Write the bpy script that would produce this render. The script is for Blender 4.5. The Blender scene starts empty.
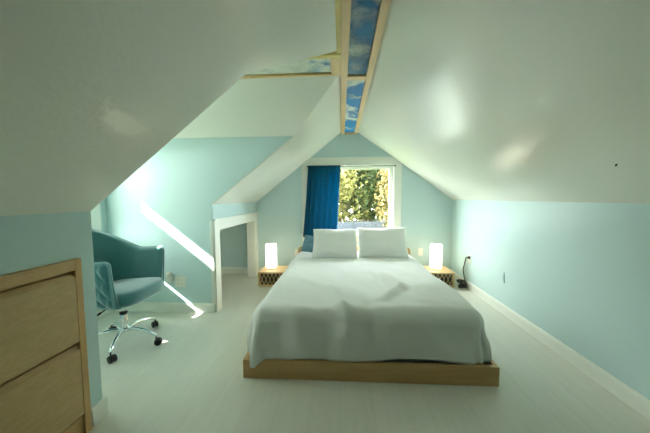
import bpy, bmesh, math, random
from mathutils import Vector, Matrix, noise
from mathutils.geometry import tessellate_polygon
PI = math.pi
random.seed(7)
sc = bpy.context.scene
C = sc.collection

# ------------------------------------------------------------------ dimensions
R, L, YF, YB = 1.665, -1.32, 4.215, -4.2          # right knee wall, left knee wall, far gable, rear gable
ZK, ZKL = 1.16, 1.135                             # knee wall heights
XA, XB, ZR = 0.0, 0.243, 2.18                     # flat ridge strip
Y1, Y2, YA, YBB, ZC = 1.37, 2.74, 1.90, 2.22, 1.81  # dormer cheeks, dormer ridge strip, cheek height
XV = L + (XA - L) * (ZC - ZKL) / (ZR - ZKL)
XO = -2.46                                        # dormer outer wall
SL = (ZR - ZKL) / (XA - L)
TH = 0.10

# ------------------------------------------------------------------ materials
def new_mat(name):
    m = bpy.data.materials.new(name); m.use_nodes = True
    nt = m.node_tree; b = nt.nodes['Principled BSDF']
    return m, nt, b

def coords(nt, scale=(1, 1, 1), loc=(0, 0, 0), rot=(0, 0, 0)):
    tc = nt.nodes.new('ShaderNodeTexCoord'); mp = nt.nodes.new('ShaderNodeMapping')
    mp.inputs['Scale'].default_value = scale; mp.inputs['Location'].default_value = loc
    mp.inputs['Rotation'].default_value = rot
    nt.links.new(tc.outputs['Object'], mp.inputs['Vector'])
    return mp.outputs['Vector']

def noise_tex(nt, vec, scale, detail=4, rough=0.55, dist=0.0):
    n = nt.nodes.new('ShaderNodeTexNoise'); n.inputs['Scale'].default_value = scale
    n.inputs['Detail'].default_value = detail; n.inputs['Roughness'].default_value = rough
    n.inputs['Distortion'].default_value = dist
    nt.links.new(vec, n.inputs['Vector']); return n.outputs['Fac']

def ramp(nt, fac, stops):
    r = nt.nodes.new('ShaderNodeValToRGB'); els = r.color_ramp.elements
    while len(els) < len(stops): els.new(0.5)
    for e, (p, c) in zip(els, stops):
        e.position = p; e.color = (c[0], c[1], c[2], 1)
    nt.links.new(fac, r.inputs['Fac']); return r.outputs['Color']

def bump(nt, b, fac, strength, dist):
    n = nt.nodes.new('ShaderNodeBump'); n.inputs['Strength'].default_value = strength
    n.inputs['Distance'].default_value = dist
    nt.links.new(fac, n.inputs['Height']); nt.links.new(n.outputs['Normal'], b.inputs['Normal'])

def plain(name, col, rough=0.5, metal=0.0, spec=0.5):
    m, nt, b = new_mat(name)
    b.inputs['Base Color'].default_value = (*col, 1); b.inputs['Roughness'].default_value = rough
    b.inputs['Metallic'].default_value = metal; b.inputs['Specular IOR Level'].default_value = spec
    return m

def paint(name, col, rough, bscale=70, bstr=0.25, bdist=0.004, vary=0.04, spec=0.5):
    m, nt, b = new_mat(name)
    v = coords(nt)
    f = noise_tex(nt, v, 1.3, 3)
    c2 = tuple(max(0, x * (1 - vary)) for x in col)
    nt.links.new(ramp(nt, f, [(0.3, c2), (0.7, col)]), b.inputs['Base Color'])
    b.inputs['Roughness'].default_value = rough; b.inputs['Specular IOR Level'].default_value = spec
    bump(nt, b, noise_tex(nt, v, bscale, 3, 0.6), bstr, bdist)
    return m

def wood(name, dark, light, axis, rough=0.45, fine=30, fig=0.0):
    m, nt, b = new_mat(name)
    s = [9, 9, 9]; s[axis] = 0.9 if fig == 0 else 2.6
    v = coords(nt, tuple(s))
    f = noise_tex(nt, v, 2.2, 6, 0.6, 0.6 + fig)
    nt.links.new(ramp(nt, f, [(0.28, dark), (0.72, light)]), b.inputs['Base Color'])
    b.inputs['Roughness'].default_value = rough
    bump(nt, b, f, 0.06, 0.002)
    return m

def fabric(name, col, col2, scale=300, rough=0.9, bstr=0.3, bdist=0.001, sheen=0.2, blotch=4):
    m, nt, b = new_mat(name)
    v = coords(nt)
    nt.links.new(ramp(nt, noise_tex(nt, v, blotch, 4), [(0.3, col2), (0.7, col)]), b.inputs['Base Color'])
    b.inputs['Roughness'].default_value = rough
    b.inputs['Sheen Weight'].default_value = sheen
    b.inputs['Specular IOR Level'].default_value = 0.2
    bump(nt, b, noise_tex(nt, v, scale, 2), bstr, bdist)
    return m

M = {}
M['wall'] = paint('aqua_wall_paint', (0.555, 0.72, 0.725), 0.30, 60, 0.10, 0.003, 0.03, 0.08)
M['ceiling'] = paint('white_ceiling_paint', (0.80, 0.80, 0.735), 0.17, 26, 0.27, 0.006, 0.03, 0.5)
M['trim'] = plain('white_trim_paint', (0.80, 0.83, 0.77), 0.35)
M['plate'] = plain('white_plastic', (0.82, 0.83, 0.76), 0.35)
M['dark'] = plain('black_plastic', (0.012, 0.013, 0.014), 0.4)
M['slot'] = plain('dark_slot_and_cavity_shade', (0.03, 0.03, 0.03), 0.6)
M['chrome'] = plain('chrome', (0.86, 0.88, 0.88), 0.10, 1.0)
M['rodmetal'] = plain('dark_grey_metal', (0.10, 0.10, 0.105), 0.4, 0.8)
M['wood_x'] = wood('maple_along_x', (0.52, 0.305, 0.12), (0.65, 0.415, 0.185), 0)
M['wood_y'] = wood('maple_along_y', (0.52, 0.305, 0.12), (0.65, 0.415, 0.185), 1)
M['wood_z'] = wood('maple_along_z', (0.52, 0.305, 0.12), (0.65, 0.415, 0.185), 2)
M['birch'] = wood('figured_birch', (0.52, 0.345, 0.16), (0.63, 0.445, 0.225), 1, 0.42, 30, 2.6)
M['pine_y'] = wood('pale_pine_along_y', (0.64, 0.43, 0.19), (0.76, 0.54, 0.27), 1)
M['pine_x'] = wood('pale_pine_along_x', (0.64, 0.43, 0.19), (0.76, 0.54, 0.27), 0)
M['pine_gold_sunlit'] = wood('golden_sunlit_pine_along_y', (0.66, 0.52, 0.16), (0.78, 0.64, 0.24), 1)  # yellower tone; on the dormer rail it paints reflected sunlight
M['crate'] = wood('pale_crate_wood', (0.64, 0.46, 0.22), (0.78, 0.58, 0.32), 0)
M['linen'] = fabric('white_cotton', (0.84, 0.85, 0.84), (0.81, 0.82, 0.81), 240, 0.9, 0.25, 0.001)
M['sheet'] = fabric('white_sheet', (0.76, 0.82, 0.84), (0.72, 0.78, 0.80), 300)
M['spread'] = fabric('white_matelasse', (0.80, 0.815, 0.81), (0.77, 0.785, 0.78), 110, 0.9, 0.5, 0.0016)
M['blue_linen'] = fabric('grey_blue_cotton', (0.16, 0.32, 0.40), (0.11, 0.24, 0.32), 200, 0.9, 0.3, 0.001, 0.2, 30)
M['velvet'] = fabric('teal_velvet', (0.050, 0.19, 0.20), (0.038, 0.150, 0.162), 260, 0.75, 0.15, 0.0006, 0.9)
M['velvet_rim_light'] = fabric('teal_velvet_piping_rim_light', (0.075, 0.25, 0.26), (0.06, 0.21, 0.22), 260, 0.75, 0.15, 0.0006, 0.9)  # paler than the velvet to paint the light along the rim

def floor_mat():
    m, nt, b = new_mat('pale_plank_floor')
    tc = nt.nodes.new('ShaderNodeTexCoord')
    mp = nt.nodes.new('ShaderNodeMapping'); mp.inputs['Rotation'].default_value = (0, 0, PI / 2)
    nt.links.new(tc.outputs['Object'], mp.inputs['Vector'])
    br = nt.nodes.new('ShaderNodeTexBrick'); br.offset = 0.37
    br.inputs['Scale'].default_value = 1.0; br.inputs['Brick Width'].default_value = 1.25
    br.inputs['Row Height'].default_value = 0.185; br.inputs['Mortar Size'].default_value = 0.0012
    br.inputs['Color1'].default_value = (0.655, 0.655, 0.585, 1); br.inputs['Color2'].default_value = (0.69, 0.69, 0.62, 1)
    br.inputs['Mortar'].default_value = (0.60, 0.60, 0.53, 1); br.inputs['Bias'].default_value = 0.0
    nt.links.new(mp.outputs['Vector'], br.inputs['Vector'])
    v = coords(nt, (14, 0.8, 1))
    g = noise_tex(nt, v, 2.2, 6, 0.62, 0.4)
    gc = ramp(nt, g, [(0.25, (0.90, 0.90, 0.89)), (0.75, (1.0, 1.0, 1.0))])
    mx = nt.nodes.new('ShaderNodeMix'); mx.data_type = 'RGBA'; mx.blend_type = 'MULTIPLY'
    mx.inputs['Factor'].default_value = 1.0
    nt.links.new(br.outputs['Color'], mx.inputs['A']); nt.links.new(gc, mx.inputs['B'])
    nt.links.new(mx.outputs['Result'], b.inputs['Base Color'])
    b.inputs['Roughness'].default_value = 0.36
    bump(nt, b, g, 0.08, 0.002)
    return m
M['floor'] = floor_mat()

def sky_print(name, loc, lo, hi, scale, blue=(0.045, 0.20, 0.46), deep=(0.02, 0.09, 0.22), grey=(0.22, 0.27, 0.26)):
    m, nt, b = new_mat(name)
    v = coords(nt, (1.0, 1.0, 1.0), loc)
    f = noise_tex(nt, v, scale, 7, 0.55, 0.35)
    g = noise_tex(nt, v, scale * 0.6, 3, 0.5, 0.2)
    cloud = ramp(nt, noise_tex(nt, v, scale * 2.2, 5, 0.6, 0.2), [(0.3, grey), (0.62, (0.72, 0.76, 0.66))])
    base = ramp(nt, g, [(0.35, deep), (0.6, blue)])
    fac = ramp(nt, f, [(lo, (0, 0, 0)), (hi, (1, 1, 1))])
    mx = nt.nodes.new('ShaderNodeMix'); mx.data_type = 'RGBA'
    nt.links.new(fac, mx.inputs['Factor']); nt.links.new(base, mx.inputs['A']); nt.links.new(cloud, mx.inputs['B'])
    nt.links.new(mx.outputs['Result'], b.inputs['Base Color'])
    b.inputs['Roughness'].default_value = 0.5; b.inputs['Specular IOR Level'].default_value = 0.15
    return m
M['sky1'] = sky_print('cloud_print_dusky', (3.1, 1.7, 0), 0.47, 0.70, 3.4, blue=(0.025, 0.21, 0.46), deep=(0.012, 0.05, 0.10), grey=(0.06, 0.10, 0.11))
M['sky2'] = sky_print('cloud_print_bright', (0.4, 5.3, 0), 0.50, 0.58, 3.6, blue=(0.03, 0.24, 0.56), deep=(0.02, 0.17, 0.44), grey=(0.40, 0.48, 0.48))
M['sky3'] = sky_print('cloud_print_pale', (7.2, 2.3, 0), 0.30, 0.46, 4.0, grey=(0.48, 0.54, 0.48))

def lamp_shade_mat():
    m, nt, b = new_mat('lit_paper_shade')
    b.inputs['Base Color'].default_value = (0.85, 0.82, 0.72, 1); b.inputs['Roughness'].default_value = 0.8
    b.inputs['Emission Color'].default_value = (1.0, 0.90, 0.70, 1); b.inputs['Emission Strength'].default_value = 0.95
    return m
M['lampshade'] = lamp_shade_mat()

def curtain_mat():
    m, nt, b = new_mat('blue_curtain_cloth')
    b.inputs['Base Color'].default_value = (0.008, 0.070, 0.115, 1); b.inputs['Roughness'].default_value = 0.85
    b.inputs['Specular IOR Level'].default_value = 0.15
    tr = nt.nodes.new('ShaderNodeBsdfTranslucent'); tr.inputs['Color'].default_value = (0.025, 0.26, 0.40, 1)
    mx = nt.nodes.new('ShaderNodeMixShader'); mx.inputs['Fac'].default_value = 0.42
    nt.links.new(b.outputs[0], mx.inputs[1]); nt.links.new(tr.outputs[0], mx.inputs[2])
    nt.links.new(mx.outputs[0], nt.nodes['Material Output'].inputs['Surface'])
    v = coords(nt); bump(nt, b, noise_tex(nt, v, 260, 2), 0.2, 0.001)
    return m
M['curtain'] = curtain_mat()

def pane_mat():
    m, nt, b = new_mat('window_glass')
    t = nt.nodes.new('ShaderNodeBsdfTransparent'); t.inputs['Color'].default_value = (0.97, 1.0, 0.98, 1)
    g = nt.nodes.new('ShaderNodeBsdfGlossy'); g.inputs['Roughness'].default_value = 0.01
    mx = nt.nodes.new('ShaderNodeMixShader'); mx.inputs['Fac'].default_value = 0.05
    nt.links.new(t.outputs[0], mx.inputs[1]); nt.links.new(g.outputs[0], mx.inputs[2])
    nt.links.new(mx.outputs[0], nt.nodes['Material Output'].inputs['Surface'])
    return m
M['glass'] = pane_mat()

def translucent(name, col, tcol, fac):
    m, nt, b = new_mat(name)
    b.inputs['Base Color'].default_value = (*col, 1); b.inputs['Roughness'].default_value = 0.7
    b.inputs['Specular IOR Level'].default_value = 0.3
    tr = nt.nodes.new('ShaderNodeBsdfTranslucent'); tr.inputs['Color'].default_value = (*tcol, 1)
    mx = nt.nodes.new('ShaderNodeMixShader'); mx.inputs['Fac'].default_value = fac
    nt.links.new(b.outputs[0], mx.inputs[1]); nt.links.new(tr.outputs[0], mx.inputs[2])
    nt.links.new(mx.outputs[0], nt.nodes['Material Output'].inputs['Surface'])
    return m
M['sun_blocker'] = translucent('sun_blocker_cloth', (0.72, 0.74, 0.70), (0.42, 0.45, 0.42), 0.35)  # cloth of the added sun blocker in the dormer window
def leaf_mat(name, a, c):
    m = translucent(name, a, c, 0.4)
    nt = m.node_tree; v = coords(nt)
    f = noise_tex(nt, v, 2.3, 4)
    col = ramp(nt, f, [(0.32, tuple(x * 0.55 for x in a)), (0.68, tuple(min(1, x * 1.5) for x in a))])
    nt.links.new(col, nt.nodes['Principled BSDF'].inputs['Base Color'])
    return m
M['leaf_green'] = leaf_mat('green_leaves', (0.042, 0.068, 0.020), (0.07, 0.10, 0.025))
M['leaf_yellow'] = leaf_mat('yellow_green_leaves', (0.16, 0.155, 0.045), (0.21, 0.20, 0.055))
M['leaf_gold'] = leaf_mat('golden_brown_leaves', (0.15, 0.118, 0.042), (0.20, 0.16, 0.055))
M['leaf_dark'] = leaf_mat('dark_green_leaves', (0.03, 0.055, 0.018), (0.05, 0.08, 0.02))
M['bark'] = paint('tree_bark', (0.10, 0.07, 0.045), 0.9, 25, 0.8, 0.02, 0.4)
M['lawn'] = paint('lawn', (0.08, 0.13, 0.03), 0.95, 40, 0.6, 0.02, 0.4)
M['roofing'] = paint('pale_grey_roofing', (0.022, 0.028, 0.033), 0.9, 30, 0.4, 0.01, 0.6, 0.0)
M['siding'] = paint('pale_siding', (0.40, 0.42, 0.40), 0.7, 10, 0.2, 0.01, 0.1)

# ------------------------------------------------------------------ builders
def obj(name, bm, mat, parent=None, smooth=False, recalc=True):
    if recalc: bmesh.ops.recalc_face_normals(bm, faces=bm.faces[:])
    me = bpy.data.meshes.new(name); bm.to_mesh(me); bm.free()
    me.materials.append(mat)
    if smooth:
        for p in me.polygons: p.use_smooth = True
    o = bpy.data.objects.new(name, me); C.objects.link(o)
    if parent: o.parent = parent
    return o

def tag(o, label, cat, group=None):
    o['label'] = label; o['category'] = cat
    if group: o['group'] = group
    return o

def thing(name, label, cat, loc=(0, 0, 0), rz=0.0, group=None):
    o = bpy.data.objects.new(name, None); C.objects.link(o)
    o.empty_display_size = 0.1
    o.location = loc; o.rotation_euler = (0, 0, rz)
    return tag(o, label, cat, group)

def struct(name, bm, mat, parent=None, smooth=False):
    o = obj(name, bm, mat, parent, smooth)
    if not parent: o['kind'] = 'structure'
    return o

def BM(): return bmesh.new()

def box(bm, lo, hi, bev=0.0, seg=2, rot=None, piv=None):
    t = bmesh.new(); bmesh.ops.create_cube(t, size=1.0)
    c = [(a + b) / 2 for a, b in zip(lo, hi)]; d = [abs(b - a) for a, b in zip(lo, hi)]
    bmesh.ops.scale(t, vec=d, verts=t.verts)
    bmesh.ops.translate(t, vec=c, verts=t.verts)
    if bev > 0:
        bmesh.ops.bevel(t, geom=t.edges[:], offset=min(bev, min(d) * 0.45), segments=seg, affect='EDGES', profile=0.6)
    if rot is not None:
        p = Vector(piv) if piv is not None else Vector(c)
        bmesh.ops.transform(t, matrix=Matrix.Translation(p) @ rot @ Matrix.Translation(-p), verts=t.verts)
    merge(bm, t)
    return bm

def merge(bm, t):
    mp = {v: bm.verts.new(v.co) for v in t.verts}
    for f in t.faces:
        try: bm.faces.new([mp[v] for v in f.verts])
        except ValueError: pass
    t.free()

def tube(bm, pts, rad, n=12, cap=True):
    pts = [Vector(p) for p in pts]
    if not hasattr(rad, '__len__'): rad = [rad] * len(pts)
    rings = []; prev = None
    for i, p in enumerate(pts):
        t = (pts[min(i + 1, len(pts) - 1)] - pts[max(i - 1, 0)]).normalized()
        if prev is None:
            a = Vector((0, 0, 1)) if abs(t.z) < 0.9 else Vector((1, 0, 0))
            u = t.cross(a).normalized()
        else:
            u = (prev - t * prev.dot(t)).normalized()
        w = t.cross(u); prev = u
        rings.append([bm.verts.new(p + (u * math.cos(2 * PI * k / n) + w * math.sin(2 * PI * k / n)) * rad[i]) for k in range(n)])
    for a, b in zip(rings, rings[1:]):
        for k in range(n):
            bm.faces.new((a[k], a[(k + 1) % n], b[(k + 1) % n], b[k]))
    if cap:
        bm.faces.new(rings[0][::-1]); bm.faces.new(rings[-1])
    return bm

def lathe(bm, prof, c=(0, 0, 0), n=32, axis='z'):
    rings = []
    for r, z in prof:
        ring = []
        for k in range(n):
            a = 2 * PI * k / n
            p = (r * math.cos(a), r * math.sin(a), z)
            if axis == 'y': p = (p[0], p[2], p[1])
            if axis == 'x': p = (p[2], p[0], p[1])
            ring.append(bm.verts.new(Vector(p) + Vector(c)))
        rings.append(ring)
    for a, b in zip(rings, rings[1:]):
        for k in range(n):
            bm.faces.new((a[k], a[(k + 1) % n], b[(k + 1) % n], b[k]))
    bm.faces.new(rings[0][::-1]); bm.faces.new(rings[-1])
    return bm

def prism(bm, loops, fmap, depth):
    """2D outline with holes, mapped to 3D and pushed through by the depth vector."""
    d = Vector(depth)
    flat = [p for lp in loops for p in lp]
    tris = tessellate_polygon([[Vector((p[0], p[1], 0)) for p in lp] for lp in loops])
    A = [bm.verts.new(Vector(fmap(*p))) for p in flat]
    B = [bm.verts.new(Vector(fmap(*p)) + d) for p in flat]
    for t in tris:
        bm.faces.new([A[i] for i in t]); bm.faces.new([B[i] for i in reversed(t)])
    o = 0
    for lp in loops:
        n = len(lp)
        for i in range(n):
            j = (i + 1) % n
            bm.faces.new((A[o + i], A[o + j], B[o + j], B[o + i]))
        o += n
    return bm

def rect(a0, b0, a1, b1): return [(a0, b0), (a1, b0), (a1, b1), (a0, b1)]

def grid_surface(bm, fn, nu, nv, closed_u=False):
    V = [[bm.verts.new(fn(i / nu, j / nv)) for j in range(nv + 1)] for i in range(nu + (0 if closed_u else 1))]
    m = len(V)
    for i in range(nu):
        for j in range(nv):
            bm.faces.new((V[i][j], V[(i + 1) % m][j], V[(i + 1) % m][j + 1], V[i][j + 1]))
    return V

# ------------------------------------------------------------------ the room
xz = lambda Y: (lambda x, z: (x, Y, z))
yz = lambda X: (lambda y, z: (X, y, z))
zl = lambda x: ZKL + SL * (x - L)
XC = L - ZKL / SL + 0.02

struct('floor', box(BM(), (-2.85, YB - 0.1, -0.1), (R + 0.12, YF + 0.13, 0)), M['floor'])
struct('wall_right', box(BM(), (R, YB - 0.1, 0), (R + 0.12, YF + 0.13, ZK + 0.12)), M['wall'])

WX0, WX1, WZ0, WZ1 = -0.50, 0.80, 0.62, 1.70
gable = [(XC, 0), (R, 0), (R, ZK), (XB, ZR), (XA, ZR), (L, ZKL)]
struct('wall_far', prism(BM(), [gable, rect(WX0, WZ0, WX1, WZ1)], xz(YF), (0, 0.13, 0)), M['wall'])
struct('wall_back', prism(BM(), [[(L, 0), (R, 0), (R, ZK), (XB, ZR), (XA, ZR), (L, ZKL)]], xz(YB), (0, -0.1, 0)), M['wall'])

# left knee wall before the dormer, cut open for the built-in dresser
DY0, DY1, DZ1 = 0.30, 1.282, 0.905
kw = [(YB, 0), (DY0, 0), (DY0, DZ1), (DY1, DZ1), (DY1, 0), (Y1 - 0.08, 0), (Y1 - 0.08, ZKL), (YB, ZKL)]
struct('wall_left', prism(BM(), [kw], yz(L), (-0.1, 0, 0)), M['wall'])
cheek = [(XO, 0), (L, 0), (L, ZKL + 0.012), (XV - 0.015, ZC), (XO, ZC)]
struct('wall_dormer_near', prism(BM(), [cheek], xz(Y1), (0, -0.08, 0)), M['wall'])
struct('wall_dormer_far', prism(BM(), [cheek], xz(Y2), (0, 0.10, 0)), M['wall'])
# left knee wall beyond the dormer, with the low opening into the eaves
OY0, OY1, OZ = 2.86, 4.075, 0.868
kw2 = [(Y2 + 0.10, 0), (OY0, 0), (OY0, OZ), (OY1, OZ), (OY1, 0), (YF, 0), (YF, ZKL), (Y2 + 0.10, ZKL)]
struct('wall_left_beyond_dormer', prism(BM(), [kw2], yz(L), (-0.1, 0, 0)), M['wall'])
# dormer end wall and its window hole
HY0, HY1, HZ0, HZ1 = 1.47, 2.54, 0.745, 1.585
dg = [(Y1 - 0.08, 0), (Y2 + 0.1, 0), (Y2 + 0.1, ZC), (Y2, ZC), (YBB, ZR), (YA, ZR), (Y1, ZC), (Y1 - 0.08, ZC)]
struct('wall_dormer_end', prism(BM(), [dg, rect(HY0, HZ0, HY1, HZ1)], yz(XO), (-0.12, 0, 0)), M['wall'])

def rslope(x): return ZK + (ZR - ZK) * (R - x) / (R - XB)
bm = prism(BM(), [rect(XB, YB - 0.1, R + 0.12, YF + 0.13)], lambda x, y: (x, y, rslope(x)), (0.05, 0, TH))
struct('ceiling_right', bm, M['ceiling'])
lo = [(L - 0.0, YB - 0.1), (0, YB - 0.1), (0, YA), (XV, Y1), (L, Y1)]
struct('ceiling_left', prism(BM(), [lo], lambda x, y: (x, y, zl(x)), (-0.05, -0.07, TH)), M['ceiling'])
lo2 = [(L, Y2), (XV, Y2), (0, YBB), (0, YF + 0.13), (L, YF + 0.13)]
struct('ceiling_left_beyond_dormer', prism(BM(), [lo2], lambda x, y: (x, y, zl(x)), (-0.05, 0.07, TH)), M['ceiling'])
struct('ceiling_eaves', prism(BM(), [rect(XC - 0.05, Y2 + 0.1, L, YF + 0.13)], lambda x, y: (x, y, zl(x)), (-0.05, 0, TH)), M['ceiling'])
struct('ceiling_ridge', box(BM(), (XA, YB - 0.1, ZR), (XB, YF + 0.13, ZR + TH)), M['ceiling'])
fs = [(XO - 0.12, 0), (XV, 0), (0, 1), (XO - 0.12, 1)]
struct('ceiling_dormer_far', prism(BM(), [fs], lambda x, t: (x, Y2 + (YBB - Y2) * t, ZC + (ZR - ZC) * t), (0, 0.03, TH)), M['ceiling'])
struct('ceiling_dormer_near', prism(BM(), [fs], lambda x, t: (x, Y1 + (YA - Y1) * t, ZC + (ZR - ZC) * t), (0, -0.03, TH)), M['ceiling'])
struct('ceiling_dormer_ridge', box(BM(), (XO - 0.12, YA, ZR), (0, YBB, ZR + TH)), M['ceiling'])

# baseboards
def base_prof(bm, axis, a0, a1, wall, side):
    h, t = 0.10, 0.016
    prof = [(0, 0), (t, 0), (t, h - 0.02), (t * 0.55, h), (0, h)]
    if axis == 'y':
        prism(bm, [prof], lambda p, z: (wall + side * p, a0, z), (0, a1 - a0, 0))
    else:
        prism(bm, [prof], lambda p, z: (a0, wall + side * p, z), (a1 - a0, 0, 0))
    return bm
struct('baseboard_right', base_prof(BM(), 'y', YB, YF, R, -1), M['trim'])
struct('baseboard_far', base_prof(BM(), 'x', -2.2, R - 0.016, YF, -1), M['trim'])
b = BM(); base_prof(b, 'y', DY1 + 0.012, Y1 + 0.016, L, 1); base_prof(b, 'x', XO + 0.016, L, Y1, 1)
struct('baseboard_left', b, M['trim'])
struct('baseboard_left_rear', base_prof(BM(), 'y', YB, DY0 - 0.012, L, 1), M['trim'])
struct('baseboard_dormer_far', base_prof(BM(), 'x', XO + 0.016, L - 0.004, Y2, -1), M['trim'])
struct('baseboard_dormer_end', base_prof(BM(), 'y', Y1 + 0.016, Y2 - 0.016, XO, 1), M['trim'])

# white casing round the low eaves opening
b = BM()
box(b, (L, Y2 + 0.002, 0), (L + 0.018, OY0 - 0.0, OZ + 0.10), 0.003)
box(b, (L, OY0, OZ), (L + 0.018, OY1, OZ + 0.10), 0.003)
box(b, (L, OY1, 0), (L + 0.018, YF - 0.002, OZ + 0.10), 0.003)
box(b, (L, Y2 + 0.002, OZ + 0.10), (L + 0.026, YF - 0.002, OZ + 0.115), 0.002)
box(b, (L - 0.11, OY0 - 0.001, 0), (L, OY0 + 0.012, OZ), 0.001)
box(b, (L - 0.11, OY1 - 0.012, 0), (L, OY1 + 0.001, OZ), 0.001)
box(b, (L - 0.11, OY0, OZ - 0.012), (L, OY1, OZ + 0.001), 0.001)
struct('trim_1', b, M['trim'])
# slim corner bead on the dormer side of the opening
struct('trim_2', box(BM(), (L - 0.03, Y2 - 0.008, 0.10), (L + 0.002, Y2 + 0.002, OZ + 0.10), 0.002), M['trim'])

# far window
def empty_struct(name):
    o = bpy.data.objects.new(name, None); C.objects.link(o); o['kind'] = 'structure'; return o
w = empty_struct('window_1')
b = BM()
c = 0.103
prism(b, [rect(WX0 - c, WZ0 - 0.09, WX1 + c, WZ1 + c + 0.004), rect(WX0, WZ0, WX1, WZ1)], xz(YF - 0.02), (0, 0.02, 0))
obj('casing', b, M['trim'], w)
b = BM()
prism(b, [rect(WX0, WZ0, WX1, WZ1), rect(WX0 + 0.012, WZ0 + 0.012, WX1 - 0.012, WZ1 - 0.012)], xz(YF - 0.019), (0, 0.15, 0))
prism(b, [rect(WX0 + 0.012, WZ0 + 0.012, WX1 - 0.012, WZ1 - 0.012), rect(WX0 + 0.07, WZ0 + 0.08, WX1 - 0.07, WZ1 - 0.065)], xz(YF + 0.05), (0, 0.045, 0))
obj('window_frame', b, M['trim'], w)
obj('pane', box(BM(), (WX0 + 0.068, YF + 0.068, WZ0 + 0.078), (WX1 - 0.068, YF + 0.074, WZ1 - 0.063)), M['glass'], w)
obj('window_sill', box(BM(), (WX0 - 0.12, YF - 0.05, WZ0 - 0.005), (WX1 + 0.12, YF + 0.05, WZ0 + 0.018), 0.005), M['trim'], w)

# dormer window: casing, frame, panes and an added unseen blocker that cuts the sun stripes
w = empty_struct('window_2')
b = BM(); c = 0.103
prism(b, [rect(HY0 - c, HZ0 - c, HY1 + c, HZ1 + c), rect(HY0, HZ0, HY1, HZ1)], yz(XO + 0.02), (-0.02, 0, 0))
obj('casing', b, M['trim'], w)
b = BM()
prism(b, [rect(HY0, HZ0, HY1, HZ1), rect(HY0 + 0.01, HZ0 + 0.01, HY1 - 0.01, HZ1 - 0.01)], yz(XO + 0.018), (-0.14, 0, 0))
obj('window_frame', b, M['trim'], w)
obj('pane', box(BM(), (XO - 0.085, HY0 + 0.01, HZ0 + 0.01), (XO - 0.079, HY1 - 0.01, HZ1 - 0.01)), M['glass'], w)
b = BM()
def pleat(u, v):
    z = 0.865 + (1.385 - 0.865) * u
    k = int(round(u * 48))
    return Vector((XO - 0.055 + (0.012 if k % 2 else -0.012), HY0 + 0.012 + (HY1 - HY0 - 0.024) * v, z))
grid_surface(b, pleat, 48, 1)
obj('sun_stripe_blocker', b, M['sun_blocker'], w, recalc=False)
b = BM()
box(b, (XO - 0.07, HY0 + 0.012, 0.853), (XO - 0.04, HY1 - 0.012, 0.868), 0.003)
box(b, (XO - 0.07, HY0 + 0.012, 1.382), (XO - 0.04, HY1 - 0.012, 1.397), 0.003)
obj('sun_blocker_rail', b, M['trim'], w)

# ------------------------------------------------------------------ ridge frame and cloud panels
F0 = 0.35
t = thing('ceiling_frame', 'long pale wooden frame along the ceiling ridge, holding cloud pictures', 'frame', (0, 0, ZR))
z0, z1 = -0.030, -0.002
obj('rail', box(BM(), (0.0, F0, z0), (0.05, YF - 0.003, z1), 0.002), M['pine_y'], t)
obj('rail', box(BM(), (XB - 0.045, F0, z0), (XB, YF - 0.003, z1), 0.002), M['pine_y'], t)
obj('edge_strip', box(BM(), (-0.030, F0, -0.024), (-0.0005, YA - 0.002, -0.004), 0.002), M['pine_gold_sunlit'], t)
for y in (F0, 2.244, YF - 0.045):
    obj('crossbar', box(BM(), (0.051, y, z0), (XB - 0.046, y + (0.07 if y < 4 else 0.042), z1), 0.002), M['pine_x'], t)
def panel(lo, hi, mat, label):
    p = obj('sky_panel', box(BM(), lo, hi), mat)
    tag(p, label, 'cloud panel', 'cloud picture panels in the ceiling')
    return p
panel((0.0515, F0 + 0.071, ZR - 0.013), (XB - 0.0465, 2.2435, ZR - 0.003), M['sky1'], 'dusky blue cloud picture in the ridge frame, nearer and longer than the bright one')
panel((0.0515, 2.3145, ZR - 0.013), (XB - 0.0465, YF - 0.046, ZR - 0.003), M['sky2'], 'bright blue and white cloud picture in the ridge frame toward the window')
t = thing('dormer_frame', 'pale wooden frame along the dormer ceiling, meeting the long ridge frame', 'frame', (0, 0, ZR))
obj('rail', box(BM(), (XO + 0.002, YBB - 0.034, z0), (-0.001, YBB, z1), 0.002), M['pine_x'], t)
obj('rail', box(BM(), (XO + 0.002, YA, z0), (-0.001, YA + 0.045, z1), 0.002), M['pine_gold_sunlit'], t)  # golden colour stands in for a sunlight highlight on this rail
obj('end_rail', box(BM(), (-0.075, YA + 0.0455, z0), (-0.001, YBB - 0.0345, z1), 0.002), M['pine_y'], t)
panel((XO + 0.003, YA + 0.0455, ZR - 0.013), (-0.0755, YBB - 0.0345, ZR - 0.003), M['sky3'], 'mostly white cloud picture in the short dormer ceiling frame')

# ------------------------------------------------------------------ bed
BX0, BX1, BY0, BY1 = -0.656, 0.998, 1.722, 3.87
bx = (BX0 + BX1) / 2
t = thing('platform_bed', 'low maple platform bed under the white bedspread', 'bed', (bx, BY0, 0))
hw = (BX1 - BX0) / 2; LEN = BY1 - BY0
obj('front_board', box(BM(), (-hw, 0, 0), (hw, 0.028, 0.127), 0.003), M['wood_x'], t)
for s in (-1, 1):
    obj('side_board', box(BM(), (s * hw, 0.0285, 0), (s * (hw - 0.028), LEN - 0.041, 0.127), 0.003), M['wood_y'], t)
obj('deck', box(BM(), (-hw + 0.029, 0.029, 0.05), (hw - 0.029, LEN - 0.041, 0.072), 0.002), M['wood_y'], t)
b = BM()
hb = []
for k in range(9): a = PI * (1 - k / 8 * 0.5); hb.append((-hw + 0.10 + 0.06 * math.cos(a), 0.45 + 0.06 * math.sin(a)))
for k in range(9): a = PI * (0.5 - k / 8 * 0.5); hb.append((hw - 0.10 + 0.06 * math.cos(a), 0.45 + 0.06 * math.sin(a)))
hb = [(-hw + 0.04, 0)] + hb + [(hw - 0.04, 0)]
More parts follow.
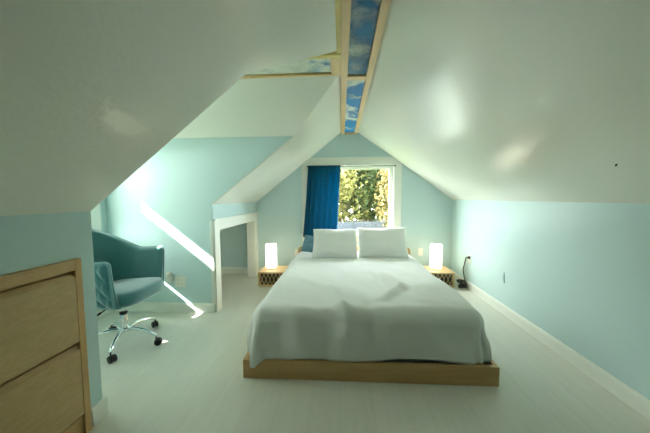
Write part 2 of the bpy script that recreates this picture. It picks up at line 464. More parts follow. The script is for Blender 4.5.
prism(b, [hb], lambda x, z: (x, LEN - 0.04, z), (0, 0.035, 0))
obj('headboard', b, M['wood_x'], t)

# mattress
MX0, MX1, MY0, MY1 = -0.60, 0.925, 1.80, 3.82
b = BM(); box(b, (MX0 + .01, MY0 - 0.002, 0.074), (MX1 - .01, MY1, 0.405), 0.05, 4)
mt = obj('mattress', b, M['sheet'], None, True)
tag(mt, 'white sheeted mattress beneath the white textured bedspread', 'mattress')

# bedspread: flat on top, rolled over the edges, hanging with soft folds
def spread_mesh():
    b = BM()
    top = 0.445
    ix0, ix1, iy0, iy1 = MX0 + 0.07, MX1 - 0.065, MY0 + 0.07, 3.79
    cx, hwid = (ix0 + ix1) / 2, (ix1 - ix0) / 2
    EX = 0.368                                      # cloth past the inner rectangle
    NX, NY = 132, 150
    x0, x1, y0, y1 = ix0 - EX, ix1 + EX, iy0 - EX, iy1
    def wr(x, y):                                   # soft rumples of the top
        n = noise.noise(Vector((x * 1.6, y * 1.3, 3.1))) * 0.010 + noise.noise(Vector((x * 4.2 + y * 1.5, y * 3.1, 7.7))) * 0.0055
        n += noise.noise(Vector((x * 11 + 2 * y, y * 9, 1.7))) * 0.0016
        def ridge(ax, ay, bx_, by_, wdt, h):
            A = Vector((ax, ay)); Bv = Vector((bx_, by_)); p = Vector((x, y)); d = Bv - A
            tt = max(0, min(1, (p - A).dot(d) / d.length_squared))
            q = (p - A - d * tt).length
            return h * math.exp(-(q / wdt) ** 2) * math.sin(PI * (0.15 + 0.7 * tt))
        n += ridge(0.42, 2.75, 0.50, 2.28, 0.055, 0.018)
        n += ridge(0.52, 2.35, 0.30, 1.98, 0.045, 0.017)
        n += ridge(0.30, 2.75, 0.40, 2.30, 0.05, -0.008)
        n += ridge(-0.10, 2.25, 0.12, 1.50, 0.05, 0.013)
        n += ridge(0.18, 1.90, 0.24, 1.50, 0.06, -0.012)
        n += ridge(-0.30, 1.80, -0.26, 1.45, 0.06, 0.012)
        n += ridge(-0.35, 2.5, -0.05, 2.1, 0.06, 0.007)
        n += ridge(0.75, 2.6, 0.62, 2.0, 0.07, 0.008)
        return n * 2.3
    def P(u, v):
        x = x0 + (x1 - x0) * u; y = y0 + (y1 - y0) * v
        qx = min(max(x, ix0), ix1); qy = max(y, iy0)
        dx, dy = x - qx, y - qy
        d = math.hypot(dx, dy)
        if d < 1e-6:
            return Vector((x, y, top + wr(x, y)))
        n = Vector((dx / d, dy / d))
        # corners: superellipse distance keeps the cloth a little longer there
        m = max(abs(dx), abs(dy)); d = m + 0.45 * (d - m)
        ang = math.atan2(n.y, n.x)
        r = 0.095
        arc = r * PI / 2
        if d < arc:
            a = d / r
            h, z = r * math.sin(a), -r * (1 - math.cos(a))
        else:
            e = d - arc
            h, z = r + e * (0.16 - 0.08 * abs(n.x)) + 0.016 * math.sin(min(PI, e * 11)) * abs(n.x), -r - e * 0.985
        per = x * 1.0 - y * 1.0 if abs(dy) < abs(dx) else x
        hang = max(0, d - 0.10) / 0.26
        wave = math.sin(per * 11.0 + 0.8) * 0.55 + math.sin(per * 23.0 + 2.1) * 0.3 + noise.noise(Vector((per * 3.0, 0.3, 5.0))) * 0.8
        corner = abs(n.x * n.y) * 2
        wave += corner * math.sin(ang * 9.0 + 1.0) * 1.3
        h += wave * 0.020 * hang
        z += 0.010 * hang * noise.noise(Vector((per * 2.5, 9.0, 0)))
        cf = math.exp(-((ang + 1.88) / 0.26) ** 2) * min(1.0, hang)
        h += cf * 0.055; z -= cf * 0.045
        if abs(n.y) > 0.7 and x > -0.45: z += min(1, hang) * 0.036 * (0.5 - 0.5 * math.cos(min(1.0, (x + 0.45) / 0.35) * PI)) * (0.55 + 0.45 * math.sin(x * 7.0 - 1.9))
        if abs(n.y) > 0.7: h += 0.013 * noise.noise(Vector((x * 5.0, d * 6.0, 2.2))) * min(1, d / arc)
        k_ = wr(x, y); tilt = min(1.0, d / arc)
        h += k_ * 0.8 * tilt
        zz = top + z + k_ * (1 - 0.8 * tilt)
        yy = qy + n.y * h
        if qx + n.x * h > -0.52 and yy < 1.745: yy = 1.745 - 0.016 * (1 - math.exp((yy - 1.745) / 0.03))
        xx = qx + n.x * h
        if xx > 0.955: xx = 0.955 + 0.03 * (1 - math.exp(-(xx - 0.955) / 0.03))
        return Vector((xx, yy, max(zz, 0.129 if (yy > 1.716 and BX0 - 0.006 < xx < BX1 + 0.006) else 0.088)))
    grid_surface(b, P, NX, NY)
    return b
sp = obj('bedspread', spread_mesh(), M['spread'], None, True)
md = sp.modifiers.new('thick', 'SOLIDIFY'); md.thickness = 0.006; md.offset = 1
tag(sp, 'wide white textured bedspread draped over the low bed', 'bedspread')

def pillow_mesh(wd, hg, th, seed):
    b = BM(); N = 34
    def surf(s):
        def f(u, v):
            a, c_ = 2 * u - 1, 2 * v - 1
            q = max(0.0, 1 - abs(a) ** 3.2) * max(0.0, 1 - abs(c_) ** 3.0)
            pin = 1 - 0.05 * (1 - abs(c_) ** 2) * abs(a) ** 3
            pin2 = 1 - 0.06 * (1 - abs(a) ** 2) * abs(c_) ** 3
            nz = noise.noise(Vector((a * 2.1 + seed, c_ * 2.0, s * 3.0))) * 0.013 + noise.noise(Vector((a * 5 + seed, c_ * 4.0, s * 2.0))) * 0.005
            y = s * th * 0.5 * q ** 0.55 + nz * (q ** 0.3) * s + 0.012 * noise.noise(Vector((a * 1.3, c_ * 1.3, seed)))
            return Vector((a * wd / 2 * pin, -y, c_ * hg / 2 * pin2))
        return f
    grid_surface(b, surf(1), N, N); grid_surface(b, surf(-1), N, N)
    bmesh.ops.remove_doubles(b, verts=b.verts[:], dist=0.0008)
    return b
def pillow(name, label, cat, wd, hg, th, loc, lean, mat, seed, roll=0.0, yaw=0.0, group=None):
    o = obj(name, pillow_mesh(wd, hg, th, seed), mat, None, True)
    o.rotation_euler = (Matrix.Rotation(yaw, 3, 'Z') @ Matrix.Rotation(-lean, 3, 'X') @ Matrix.Rotation(roll, 3, 'Y')).to_euler()
    o.location = loc
    return tag(o, label, cat, group)
pillow('pillow', 'white pillow below the blue curtain, left of the pair on the bed', 'pillow', 0.58, 0.425, 0.19, (-0.082, 3.50, 0.613), 0.66, M['linen'], 1.0, 0.01, 0.02, 'white pillows on the bed')
pillow('pillow', 'white pillow below the bare window pane, right of the pair on the bed', 'pillow', 0.63, 0.445, 0.19, (0.525, 3.53, 0.622), 0.66, M['linen'], 4.3, -0.01, -0.03, 'white pillows on the bed')
pillow('pillow', 'grey-blue pillow tucked behind the left white pillow', 'pillow', 0.46, 0.25, 0.11, (-0.305, 3.69, 0.548), 0.62, M['blue_linen'], 8.2, 0.20, 0.0)

# ------------------------------------------------------------------ bedside crates and lamps
def crate(name, label, loc, wd, dp, ht):
    t = thing(name, label, 'nightstand', loc, 0, 'low wooden bedside crates')
    obj('top', box(BM(), (-wd / 2, 0, ht - 0.022), (wd / 2, dp, ht), 0.002), M['crate'], t)
    obj('base_board', box(BM(), (-wd / 2, 0, 0.0), (wd / 2, dp, 0.022), 0.002), M['crate'], t)
    for s in (-1, 1):
        obj('side_panel', box(BM(), (s * wd / 2, 0, 0.0225), (s * (wd / 2 - 0.024), dp, ht - 0.0225), 0.002), M['crate'], t)
    obj('cavity_shade_panel', box(BM(), (-wd / 2 + 0.025, 0.026, 0.023), (wd / 2 - 0.025, 0.034, ht - 0.023)), M['slot'], t)
    # diagonal lattice front over a dark panel standing in for cavity shade
    b = BM(); w2, h0, h1 = wd / 2 - 0.026, 0.024, ht - 0.024
    hh = h1 - h0; step = 0.054
    x = -w2 - hh * 0.36
    while x < w2:
        for s in (-1, 1):
            xa, xb = (x, x + hh * 0.36) if s > 0 else (x + hh * 0.36, x)
            ca, cb = 0.0, 1.0
            def clip(xa, xb):
                t0, t1 = 0.0, 1.0
                dxx = xb - xa
                for lim, sg in ((-w2, 1), (w2, -1)):
                    fa = sg * (xa - lim); fb = sg * (xb - lim)
                    if fa < 0 and fb < 0: return None
                    if fa < 0: t0 = max(t0, fa / (fa - fb))
                    if fb < 0: t1 = min(t1, fa / (fa - fb))
                return (t0, t1) if t1 - t0 > 0.05 else None
            r = clip(xa, xb)
            if r:
                p0 = Vector((xa + (xb - xa) * r[0], 0.012 + 0.003 * s, h0 + hh * r[0]))
                p1 = Vector((xa + (xb - xa) * r[1], 0.012 + 0.003 * s, h0 + hh * r[1]))
                tube(b, [p0, p1], 0.0044, 6)
        x += step
    obj('lattice_front', b, M['crate'], t)
    return t
crate('nightstand', 'low wooden crate with lattice front beside the eaves opening', (-0.925, 3.585, 0), 0.40, 0.37, 0.20)
crate('nightstand', 'low wooden crate with lattice front near the black cable', (1.275, 3.67, 0), 0.46, 0.37, 0.20)

def lamp(label, loc):
    t = thing('table_lamp', label, 'lamp', loc, 0, 'glowing cylinder lamps')
    obj('base', lathe(BM(), [(0.066, 0), (0.068, 0.003), (0.068, 0.014), (0.064, 0.017)], n=36), M['crate'], t, True)
    obj('lamp_shade', lathe(BM(), [(0.072, 0.018), (0.0765, 0.022), (0.078, 0.05), (0.078, 0.32), (0.076, 0.345), (0.070, 0.352), (0.055, 0.353)], n=40), M['lampshade'], t, True)
    obj('top_ring', lathe(BM(), [(0.030, 0.3535), (0.034, 0.354), (0.034, 0.359), (0.030, 0.360)], n=24), M['plate'], t, True)
    return t
lamp('lit white cylinder lamp on the crate beside the eaves opening', (-0.993, 3.80, 0.2005))
lamp('lit white cylinder lamp on the crate near the right wall', (1.315, 3.85, 0.2005))

# ------------------------------------------------------------------ curtain and rod
t = thing('curtain_rod', 'thin dark grey curtain rod across the top of the window casing', 'curtain rod', (0.145, 4.15, 1.668))
obj('rod', tube(BM(), [(-0.64, 0, 0), (0.64, 0, 0)], 0.0065, 12), M['rodmetal'], t, True)
for s in (-1, 1):
    obj('finial', lathe(BM(), [(0.006, -0.012), (0.011, -0.009), (0.011, 0.009), (0.006, 0.012)], (s * 0.652, 0, 0), 16, 'x'), M['rodmetal'], t, True)
    b = BM(); tube(b, [(s * 0.60, 0.0, -0.002), (s * 0.60, 0.044, -0.002)], 0.005, 8)
    obj('bracket', b, M['rodmetal'], t)
b = BM()
def curt(u, v):
    zt, zb = 1.682, 0.60 + 0.10 * u * u
    z = zt + (zb - zt) * v
    xl = -0.50 - 0.085 * v ** 1.2; xr = -0.015 - 0.05 * v
    x = xl + (xr - xl) * u
    ph = u * 2 * PI * (8.5 - 1.5 * u) + 0.5 * math.sin(3 * v + 4 * u)
    amp = 0.012 + 0.018 * min(1, v * 4)
    y = 4.148 + amp * math.sin(ph) + 0.006 * noise.noise(Vector((u * 6, v * 2, 2)))
    if v < 0.02: y = 4.148 - 0.009
    return Vector((x + (0.026 if u < 0.5 else 0.026 - 0.020 * min(1, (u - 0.5) / 0.15)) * math.cos(ph) * min(1, u * 12), y, z))
grid_surface(b, curt, 220, 40)
cu = obj('curtain', b, M['curtain'], None, True)
md = cu.modifiers.new('thick', 'SOLIDIFY'); md.thickness = 0.002
tag(cu, 'deep blue curtain drawn to the left side of the far window', 'curtain')

# ------------------------------------------------------------------ built-in dresser
t = thing('dresser', 'pale maple built-in dresser with wide drawers in the left knee wall', 'dresser', (L + 0.022, 0, 0))
st = 0.04
obj('carcass', box(BM(), (-0.42, DY0 + 0.008, 0.06), (-0.045, DY1 - 0.006, DZ1 - 0.02), 0.002), M['wood_y'], t)
for y in (DY0 + 0.003, DY1 - st + 0.004):
    obj('stile', box(BM(), (-0.044, y, 0.0), (0, y + st - 0.006, DZ1), 0.002), M['wood_z'], t)
obj('top_rail', box(BM(), (-0.044, DY0 + st - 0.002, 0.852), (0, DY1 - st + 0.003, DZ1), 0.002), M['wood_y'], t)
obj('toe_rail', box(BM(), (-0.044, DY0 + st - 0.002, 0.0), (-0.012, DY1 - st + 0.003, 0.10), 0.002), M['wood_y'], t)
for z0_, z1_ in ((0.492, 0.846), (0.112, 0.482)):
    y0_, y1_ = DY0 + st - 0.0005, DY1 - st + 0.0035
    # drawer front with a bevelled finger grip along its top
    pr = [(-0.030, z0_), (-0.004, z0_), (-0.002, z0_ + 0.003), (-0.002, z1_ - 0.032), (-0.022, z1_ - 0.010), (-0.030, z1_ - 0.010)]
    b = prism(BM(), [pr], lambda x, z: (x, y0_, z), (0, y1_ - y0_, 0))
    obj('drawer', b, M['birch'], t)

# ------------------------------------------------------------------ swivel armchair
HX, HY = -1.80, 2.11
t = thing('office_chair', 'teal velvet swivel chair with chrome wheeled base in the dormer', 'chair', (HX, HY, 0), math.radians(2))
# U-shaped shell, path in plan: near arm, round back, far arm
def path(s):
    a0, aw, bk, xs = 0.163, 0.275, -0.285, -0.06
    l1 = a0 - xs; l2 = PI * 0.5 * (aw + (xs - bk)) ; tot = 2 * l1 + l2
    d = s * tot
    if d < l1: return Vector((a0 - d, -aw, 0)), Vector((0, -1, 0))
    if d > l1 + l2: return Vector((xs + d - l1 - l2, aw, 0)), Vector((0, 1, 0))
    a = -PI / 2 - PI * (d - l1) / l2
    p = Vector((xs + (xs - bk) * math.cos(a), aw * math.sin(a), 0))
    n = Vector((math.cos(a) / (xs - bk), math.sin(a) / aw, 0)).normalized()
    return p, n
def ztop(s):
    k = abs(2 * s - 1)
    if k < 0.66: f = 0.5 + 0.5 * math.cos(PI * k / 0.66); return 0.748 + 0.215 * f ** 0.72
    e = (k - 0.66) / 0.34
    return 0.748 + 0.012 * e * e
ZB = 0.385
NU, NV = 168, 40
b = BM(); K = 2 * NV + 8
rows = []
for i in range(NU + 1):
    s = i / NU
    p, n = path(s); zt = ztop(s)
    e = min(s, 1 - s) * NU / 5.0
    th = 0.062 * (math.sqrt(max(0.03, 1 - (1 - min(1, e)) ** 2)))
    zt2 = zt - (0.03 * (1 - min(1, e)) ** 2)
    ring = []
    back = 1 - min(1, abs(2 * s - 1) / 0.75)
    def off(z):
        q = (z - ZB) / 0.5
        return n * (0.045 * q + 0.03 * back * q * q) + Vector((-0.03 * q * back, 0, 0))
    alen = s * 1.55
    for k in range(NV + 1):
        z = ZB + (zt2 - th / 2 - ZB) * k / NV
        dm = 0.052
        qa = (alen + z * 0.75) / dm; qb = (alen - z * 0.75) / dm
        quilt = min(abs(math.sin(PI * qa / 2)), abs(math.sin(PI * qb / 2))) ** 0.6
        edge = min(1, (zt2 - z) / 0.05) * min(1, (z - ZB) / 0.03) * min(1, e / 1.2)
        tuck = -0.05 * (1 - k / NV) ** 3
        ring.append(p + n * (th / 2 + tuck - 0.006 + 0.013 * quilt * max(0, edge)) + off(z) + Vector((0, 0, z)))
    for k in range(1, 8):
        a = PI * k / 8
        z = zt2 - th / 2 + th / 2 * math.sin(a)
        ring.append(p + n * (th / 2 * math.cos(a)) + off(z) + Vector((0, 0, z)))
    for k in range(NV, -1, -1):
        z = ZB + (zt2 - th / 2 - ZB) * k / NV
        tuck = 0.05 * (1 - k / NV) ** 3
        ring.append(p - n * (th / 2 + tuck) + off(z) + Vector((0, 0, z)))
    rows.append([b.verts.new(v) for v in ring])
m_ = len(rows[0])
for i in range(NU):
    for k in range(m_):
        k2 = (k + 1) % m_
        b.faces.new((rows[i][k], rows[i + 1][k], rows[i + 1][k2], rows[i][k2]))
b.faces.new(rows[0]); b.faces.new(rows[-1][::-1])
obj('backrest', b, M['velvet'], t, True)
# piping along the rim and down the two arm fronts
b = BM(); pp = []
for zi in range(12):
    p, n = path(0.004); q = (0.40 + (ztop(0) - 0.035 - 0.40) * zi / 11 - ZB) / 0.5
    pp.append(p + n * (0.012 + 0.045 * q) + Vector((0.004, 0, ZB + q * 0.5)))
for i in range(2, NU - 1, 2):
    s = i / NU; p, n = path(s); zt = ztop(s); q = (zt - ZB) / 0.5; back = 1 - min(1, abs(2 * s - 1) / 0.75)
    e = min(s, 1 - s) * NU / 5.0
    pp.append(p + n * (0.016 + 0.045 * q + 0.03 * back * q * q) + Vector((-0.03 * q * back, 0, zt + 0.000 - 0.03 * (1 - min(1, e)) ** 2)))
for zi in range(11, -1, -1):
    p, n = path(0.996); q = (0.40 + (ztop(1) - 0.035 - 0.40) * zi / 11 - ZB) / 0.5
    pp.append(p + n * (0.012 + 0.045 * q) + Vector((0.004, 0, ZB + q * 0.5)))
tube(b, pp, 0.006, 8)
o = obj('piping', b, M['velvet_rim_light'], t, True); o['label'] = 'teal piping, paler for painted rim light'
# seat cushion: rounded front, domed top
b = BM(); rows = []
NA = 64
def seat_out(a):
    c_, s_ = math.cos(a), math.sin(a)
    e = 0.42
    x = (abs(c_) ** e) * (1 if c_ > 0 else -1); y = (abs(s_) ** e) * (1 if s_ > 0 else -1)
    return Vector((x * 0.225 + 0.018 * (1 - y * y) * (1 if c_ > 0 else 0) - 0.003, y * 0.245, 0))
for rr, z in ((0.80, 0.375), (0.93, 0.380), (0.985, 0.395), (1.0, 0.42), (1.0, 0.452), (0.985, 0.472), (0.94, 0.484), (0.85, 0.490), (0.6, 0.496), (0.3, 0.498)):
    rows.append([b.verts.new(seat_out(2 * PI * k / NA) * rr + Vector((0.012 if rr > 0.5 else 0, 0, z + 0.012 * (seat_out(2 * PI * k / NA).x * rr / 0.22)))) for k in range(NA)])
for a, c_ in zip(rows, rows[1:]):
    for k in range(NA): b.faces.new((a[k], a[(k + 1) % NA], c_[(k + 1) % NA], c_[k]))
b.faces.new(rows[0][::-1]); b.faces.new(rows[-1])
obj('seat', b, M['velvet'], t, True)
obj('mount_plate', box(BM(), (-0.10, -0.09, 0.352), (0.10, 0.09, 0.374), 0.006), M['dark'], t)
b = BM(); tube(b, [(0.0, -0.09, 0.362), (0.0, -0.15, 0.360), (-0.005, -0.22, 0.345)], [0.005, 0.005, 0.005], 8); tube(b, [(-0.005, -0.215, 0.347), (-0.007, -0.265, 0.338)], 0.009, 8)
obj('lever', b, M['dark'], t)
b = BM(); lathe(b, [(0.017, 0.23), (0.017, 0.351)], n=20)
obj('gas_lift', b, M['chrome'], t, True)
lathe_c = lathe(BM(), [(0.026, 0.125), (0.027, 0.13), (0.027, 0.245), (0.025, 0.25)], n=24)
obj('lift_sleeve', lathe_c, M['chrome'], t, True)
obj('lift_collar', lathe(BM(), [(0.027, 0.251), (0.030, 0.254), (0.030, 0.266), (0.020, 0.272)], n=24), M['dark'], t, True)
obj('hub', lathe(BM(), [(0.030, 0.100), (0.043, 0.105), (0.047, 0.120), (0.043, 0.134), (0.028, 0.139)], n=28), M['chrome'], t, True)
for k, deg in enumerate((-70, -6, 74, 147, 219)):
    a = math.radians(deg); d = Vector((math.cos(a), math.sin(a), 0)); sd = Vector((-d.y, d.x, 0))
    b = BM(); pts = []; rad = []
    for i in range(13):
        q = i / 12
        z = 0.120 + 0.016 * math.sin(PI * q * 0.55) * 2 * (1 - q) - 0.042 * q ** 2.6
        pts.append(d * (0.030 + 0.262 * q) + Vector((0, 0, z))); rad.append(0.0175 - 0.006 * q)
    tube(b, pts, rad, 12)
    leg = obj('leg', b, M['chrome'], t, True)
    sw = a + (0.9, 0.5, 1.2, -0.7, 0.6)[k]
    w_d = Vector((math.cos(sw), math.sin(sw), 0)); ax = Vector((-w_d.y, w_d.x, 0))
    c0 = d * 0.285; wc = c0 + w_d * 0.014 + Vector((0, 0, 0.0275))
    b = BM(); tube(b, [c0 + Vector((0, 0, 0.05)), c0 + Vector((0, 0, 0.082))], 0.006, 10)
    for s in (-1, 1):
        pr = [(0.018, 0.006), (0.0265, 0.008), (0.0275, 0.011), (0.0275, 0.019), (0.0262, 0.022), (0.014, 0.024)]
        rg = []
        for r_, h_ in pr:
            rg.append([b.verts.new(wc + ax * (s * h_) + (w_d * math.cos(2 * PI * j / 20) + Vector((0, 0, 1)) * math.sin(2 * PI * j / 20)) * r_) for j in range(20)])
        for r1, r2 in zip(rg, rg[1:]):
            for j in range(20): b.faces.new((r1[j], r1[(j + 1) % 20], r2[(j + 1) % 20], r2[j]))
        b.faces.new(rg[0]); b.faces.new(rg[-1])
    # hood over the twin wheels
    hood = []
    for j in range(11):
        an = -0.3 + (PI + 0.5) * j / 10
        hood.append([b.verts.new(wc + ax * h_ + (w_d * math.cos(an) + Vector((0, 0, 1)) * math.sin(an)) * r_) for h_, r_ in ((-0.0055, 0.016), (-0.0055, 0.030), (0.0055, 0.030), (0.0055, 0.016))])
    for r1, r2 in zip(hood, hood[1:]):
        for j in range(4): b.faces.new((r1[j], r1[(j + 1) % 4], r2[(j + 1) % 4], r2[j]))
    b.faces.new(hood[0]); b.faces.new(hood[-1])
    obj('caster', b, M['dark'], leg, True)

# ------------------------------------------------------------------ wall plates, cable, small fittings
def outlet(label, loc, rz, gangs=1, blank=False, name='wall_outlet', cat='outlet'):
    t = thing(name, label, cat, loc, rz)           # local: plate in xz, facing -y
    wd = 0.072 if gangs == 1 else 0.116
    obj('plate', box(BM(), (-wd / 2, -0.006, -0.058), (wd / 2, -0.0005, 0.058), 0.003), M['wall'] if blank else M['plate'], t)
    if not blank:
        for g in range(gangs):
            x = 0 if gangs == 1 else (-0.023 + 0.046 * g)
            for z in (-0.02, 0.02):
                rc = obj('receptacle', lathe(BM(), [(0.015, -0.0085), (0.0155, -0.008), (0.0155, -0.0062)], (x, 0, z), 20, 'y'), M['plate'], t)
                s = BM()
                for sx in (-0.005, 0.005): box(s, (x + sx - 0.001, -0.0092, z - 0.003), (x + sx + 0.001, -0.0086, z + 0.005))
                obj('slot', s, M['slot'], rc)
    else:
        obj('rocker', box(BM(), (-0.016, -0.009, -0.032), (0.016, -0.0062, 0.032), 0.002), M['wall'], t)
    return t
outlet('white double outlet plate on the sunlit dormer wall beside the chair', (-1.69, Y2, 0.325), 0, 2)
outlet('white outlet plate on the far wall beside the left crate lamp', (-0.69, YF, 0.34), 0)
outlet('white outlet plate on the far wall between right pillow and right lamp', (1.205, YF, 0.37), 0)
outlet('white outlet plate on the right wall with black cable plugged in', (R, 3.62, 0.40), PI / 2 * -1)
outlet('pale aqua blank plate on the right wall, halfway along it', (R, 2.89, 0.375), PI / 2 * -1, 1, True, 'wall_plate', 'wall plate')
t = thing('night_light', 'small white plug-in night light just left of the dormer wall outlet', 'night light', (-1.80, Y2, 0.36))
obj('body', box(BM(), (-0.028, -0.035, -0.035), (0.028, -0.0005, 0.03), 0.008, 3), M['plate'], t)
obj('shade', lathe(BM(), [(0.020, 0.031), (0.026, 0.036), (0.026, 0.060), (0.018, 0.068)], (0, -0.02, 0), 20), M['plate'], t, True)
obj('lead', tube(BM(), [(0.02, -0.018, -0.012), (0.05, -0.03, -0.03), (0.075, -0.012, -0.036)], 0.003, 6), M['plate'], t)

t = thing('power_cable', 'black cable coiled by the right crate and plugged into the wall', 'cable', (1.590, 3.65, 0))
b = BM(); pts = []
for k in range(96):
    a = 2 * PI * k / 24
    r_ = 0.046 + 0.004 * math.sin(k * 0.7)
    pts.append((r_ * math.cos(a), 0.0 + (k / 96 - 0.5) * 0.06 + r_ * 0.9 * math.sin(a), 0.016 + 0.022 * (k / 24) + 0.006 * math.sin(a * 1.3)))
tube(b, pts, 0.0095, 8)
obj('coil', b, M['dark'], t, True)
b = BM(); raw = [pts[-1], (0.050, 0.06, 0.15), (0.052, 0.10, 0.22), (0.052, 0.07, 0.29), (0.054, 0.05, 0.35), (0.054, 0.03, 0.395), (0.046, 0.0, 0.415), (0.042, -0.03, 0.414), (0.050, -0.04, 0.414)]
raw = [Vector(p) for p in raw]; sm = []
for i in range(len(raw) - 1):
    p0, p1, p2, p3 = raw[max(0, i - 1)], raw[i], raw[i + 1], raw[min(len(raw) - 1, i + 2)]
    for q in range(6):
        u = q / 6
        sm.append(0.5 * ((2 * p1) + (p2 - p0) * u + (2 * p0 - 5 * p1 + 4 * p2 - p3) * u * u + (3 * p1 - p0 - 3 * p2 + p3) * u ** 3))
sm.append(raw[-1])
tube(b, sm, 0.007, 8)
obj('lead', b, M['dark'], t, True)
obj('plug', box(BM(), (0.048, -0.058, 0.402), (0.0705, -0.026, 0.436), 0.005), M['dark'], t)

t = thing('ceiling_hook', 'tiny dark fitting on the sloping white ceiling at the right', 'fitting', (1.386, 1.48, rslope(1.386)))
obj('stem', tube(BM(), [(0, 0, 0.003), (-0.006, 0, -0.008)], 0.0045, 8), M['rodmetal'], t)

# ------------------------------------------------------------------ outside the far window
GZ = -2.8
struct('ground', box(BM(), (-25, -12, GZ - 0.1), (25, 30, GZ)), M['lawn'])
def tree(name, label, loc, crown, n, lm, size, seed, trunk=True):
    rnd = random.Random(seed)
    t = thing(name, label, 'tree', loc, 0)
    cz = crown[3]; rx, ry, rz = crown[:3]
    b = BM(); lobes = []
    for k in range(16):
        th = rnd.uniform(0, 2 * PI); ph = rnd.uniform(-0.9, 1.0)
        q = rnd.uniform(0.35, 0.78)
        lobes.append((Vector((rx * q * math.cos(th) * math.sqrt(max(0.05, 1 - ph * ph)), ry * q * math.sin(th) * math.sqrt(max(0.05, 1 - ph * ph)), cz + rz * q * ph)), rnd.uniform(0.28, 0.5)))
    for i in range(n):
        c_, lr = rnd.choice(lobes)
        v = Vector((rnd.gauss(0, 1), rnd.gauss(0, 1), rnd.gauss(0, 1))).normalized() * (rnd.uniform(0.3, 1) ** 0.5)
        p = c_ + Vector((v.x * rx * lr, v.y * ry * lr, v.z * rz * lr))
        nrm = (v + Vector((rnd.gauss(0, .6), rnd.gauss(0, .6), rnd.gauss(0.3, .6)))).normalized()
        u = nrm.cross(Vector((rnd.gauss(0, 1), rnd.gauss(0, 1), rnd.gauss(0, 1)))).normalized(); w_ = nrm.cross(u)
        s = size * rnd.uniform(0.6, 1.3)
        vs = [b.verts.new(p + u * s), b.verts.new(p + w_ * s * 0.5 + nrm * s * 0.1), b.verts.new(p - u * s), b.verts.new(p - w_ * s * 0.5 + nrm * s * 0.1)]
        b.faces.new(vs)
    obj('foliage', b, lm, t, recalc=False)
    b = BM()
    tube(b, [(0, 0, 0), (0.05, 0, cz * 0.4), (0, 0.05, cz * 0.8), (0.05, 0, cz + rz * 0.5)], [0.16, 0.13, 0.09, 0.03], 10)
    for k in range(9):
        c_, lr = lobes[k]; q = rnd.uniform(0.45, 0.85)
        p0 = Vector((0.02, 0.03, cz * q))
        tube(b, [p0, p0.lerp(c_, 0.5) + Vector((0, 0, 0.15)), c_], [0.06, 0.04, 0.015], 7)
    obj('trunk', b, M['bark'], t, True)
    return t
tree('leafy_tree', 'yellow-green leafy tree outside the window, next to the curtain edge', (-0.65, 8.6, GZ), (1.7, 1.3, 2.4, 4.3), 16000, M['leaf_yellow'], 0.060, 1)
tree('leafy_tree', 'mid-green leafy tree in the middle of the window view', (0.75, 9.3, GZ), (1.25, 1.2, 2.1, 4.0), 15000, M['leaf_green'], 0.056, 2)
tree('leafy_tree', 'golden-brown leafy tree at the right edge of the window view', (1.95, 7.9, GZ), (1.15, 1.2, 2.2, 4.1), 13000, M['leaf_gold'], 0.052, 3)
tree('leafy_tree', 'dark green tree standing behind the other trees outside, left', (-2.6, 12.8, GZ), (3.2, 1.6, 3.4, 4.6), 8000, M['leaf_dark'], 0.16, 4)
tree('leafy_tree', 'dark green tree standing behind the golden tree outside, right', (4.4, 13.0, GZ), (3.4, 1.6, 3.2, 4.4), 8000, M['leaf_green'], 0.16, 5)
tree('leafy_bush', 'small pale yellow bush low at the right of the window view', (1.45, 6.9, GZ), (0.50, 0.5, 0.75, 2.75), 3000, M['leaf_yellow'], 0.045, 6)
t = thing('garden_shed', 'garden shed with pale grey roof seen low through the far window', 'shed', (0.1, 7.9, GZ))
obj('wall', box(BM(), (-1.0, -0.8, 0), (1.0, 0.8, 2.75)), M['siding'], t)
b = BM(); prism(b, [[(-1.0, 2.72), (0, 3.22), (1.0, 2.72), (1.0, 2.80), (0, 3.30), (-1.0, 2.80)]], lambda y, z: (-1.15, y, z), (2.3, 0, 0))
obj('roof', b, M['roofing'], t)

# ------------------------------------------------------------------ light
wd = bpy.data.worlds.new('sky'); sc.world = wd; wd.use_nodes = True
nt = wd.node_tree; bg = nt.nodes['Background']
tc = nt.nodes.new('ShaderNodeTexCoord'); sx = nt.nodes.new('ShaderNodeSeparateXYZ')
nt.links.new(tc.outputs['Generated'], sx.inputs['Vector'])
mr = nt.nodes.new('ShaderNodeMapRange'); mr.inputs['From Min'].default_value = -1; mr.inputs['From Max'].default_value = 1
nt.links.new(sx.outputs['X'], mr.inputs['Value'])
cr = nt.nodes.new('ShaderNodeValToRGB')
cr.color_ramp.elements[0].position = 0.0; cr.color_ramp.elements[0].color = (0.72, 0.70, 0.67, 1)
cr.color_ramp.elements[1].position = 0.75; cr.color_ramp.elements[1].color = (0.86, 0.92, 1.0, 1)
nt.links.new(mr.outputs['Result'], cr.inputs['Fac'])
nt.links.new(cr.outputs['Color'], bg.inputs['Color']); bg.inputs['Strength'].default_value = 8.5

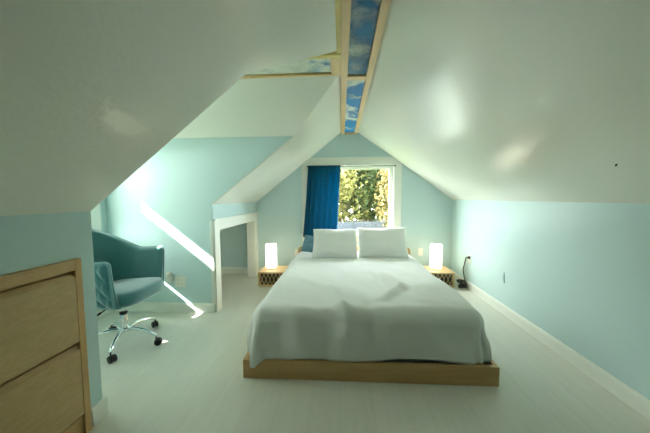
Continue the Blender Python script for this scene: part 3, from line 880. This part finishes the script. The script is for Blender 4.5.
sun = bpy.data.lights.new('sun', 'SUN'); sun.energy = 9.0; sun.angle = math.radians(1.0); sun.color = (1.0, 0.96, 0.86)
so = bpy.data.objects.new('sun', sun); C.objects.link(so)
so.rotation_euler = Vector((1.0, 0.57, -0.80)).to_track_quat('-Z', 'Y').to_euler()

def portal(name, loc, direction, sx_, sy_):
    l = bpy.data.lights.new(name, 'AREA'); l.shape = 'RECTANGLE'; l.size = sx_; l.size_y = sy_; l.cycles.is_portal = True
    o = bpy.data.objects.new(name, l); C.objects.link(o); o.location = loc
    o.rotation_euler = Vector(direction).to_track_quat('-Z', 'Z').to_euler()
portal('dormer_window_portal', (XO - 0.14, (HY0 + HY1) / 2, (HZ0 + HZ1) / 2), (1, 0, 0), HY1 - HY0, HZ1 - HZ0)
portal('far_window_portal', ((WX0 + WX1) / 2, YF + 0.16, (WZ0 + WZ1) / 2), (0, -1, 0), WX1 - WX0, WZ1 - WZ0)

# ------------------------------------------------------------------ camera and view
cam = bpy.data.cameras.new('camera'); cam.sensor_width = 36.0; cam.lens = 274.32 / 650 * 36; cam.clip_start = 0.02
co = bpy.data.objects.new('camera', cam); C.objects.link(co)
pit, yaw, roll = 0.0683, 0.0592, -0.0048
Fv = Vector((-math.sin(yaw) * math.cos(pit), math.cos(yaw) * math.cos(pit), -math.sin(pit)))
Rv = Vector((math.cos(yaw), math.sin(yaw), 0)); Uv = Rv.cross(Fv)
cc, ss = math.cos(roll), math.sin(roll)
R2 = Rv * cc + Uv * ss; U2 = Uv * cc - Rv * ss
co.matrix_world = Matrix(((R2.x, U2.x, -Fv.x, 0), (R2.y, U2.y, -Fv.y, 0), (R2.z, U2.z, -Fv.z, 1.2), (0, 0, 0, 1)))
sc.camera = co
sc.view_settings.view_transform = 'Standard'; sc.view_settings.look = 'None'
sc.view_settings.gamma = 1.0; sc.view_settings.use_curve_mapping = False
sc.view_settings.exposure = 2.25
sc.cycles.use_denoising = True
sc.cycles.max_bounces = 12; sc.cycles.diffuse_bounces = 8; sc.cycles.transparent_max_bounces = 12
sc.cycles.sample_clamp_indirect = 8.0
sc.cycles.caustics_reflective = True
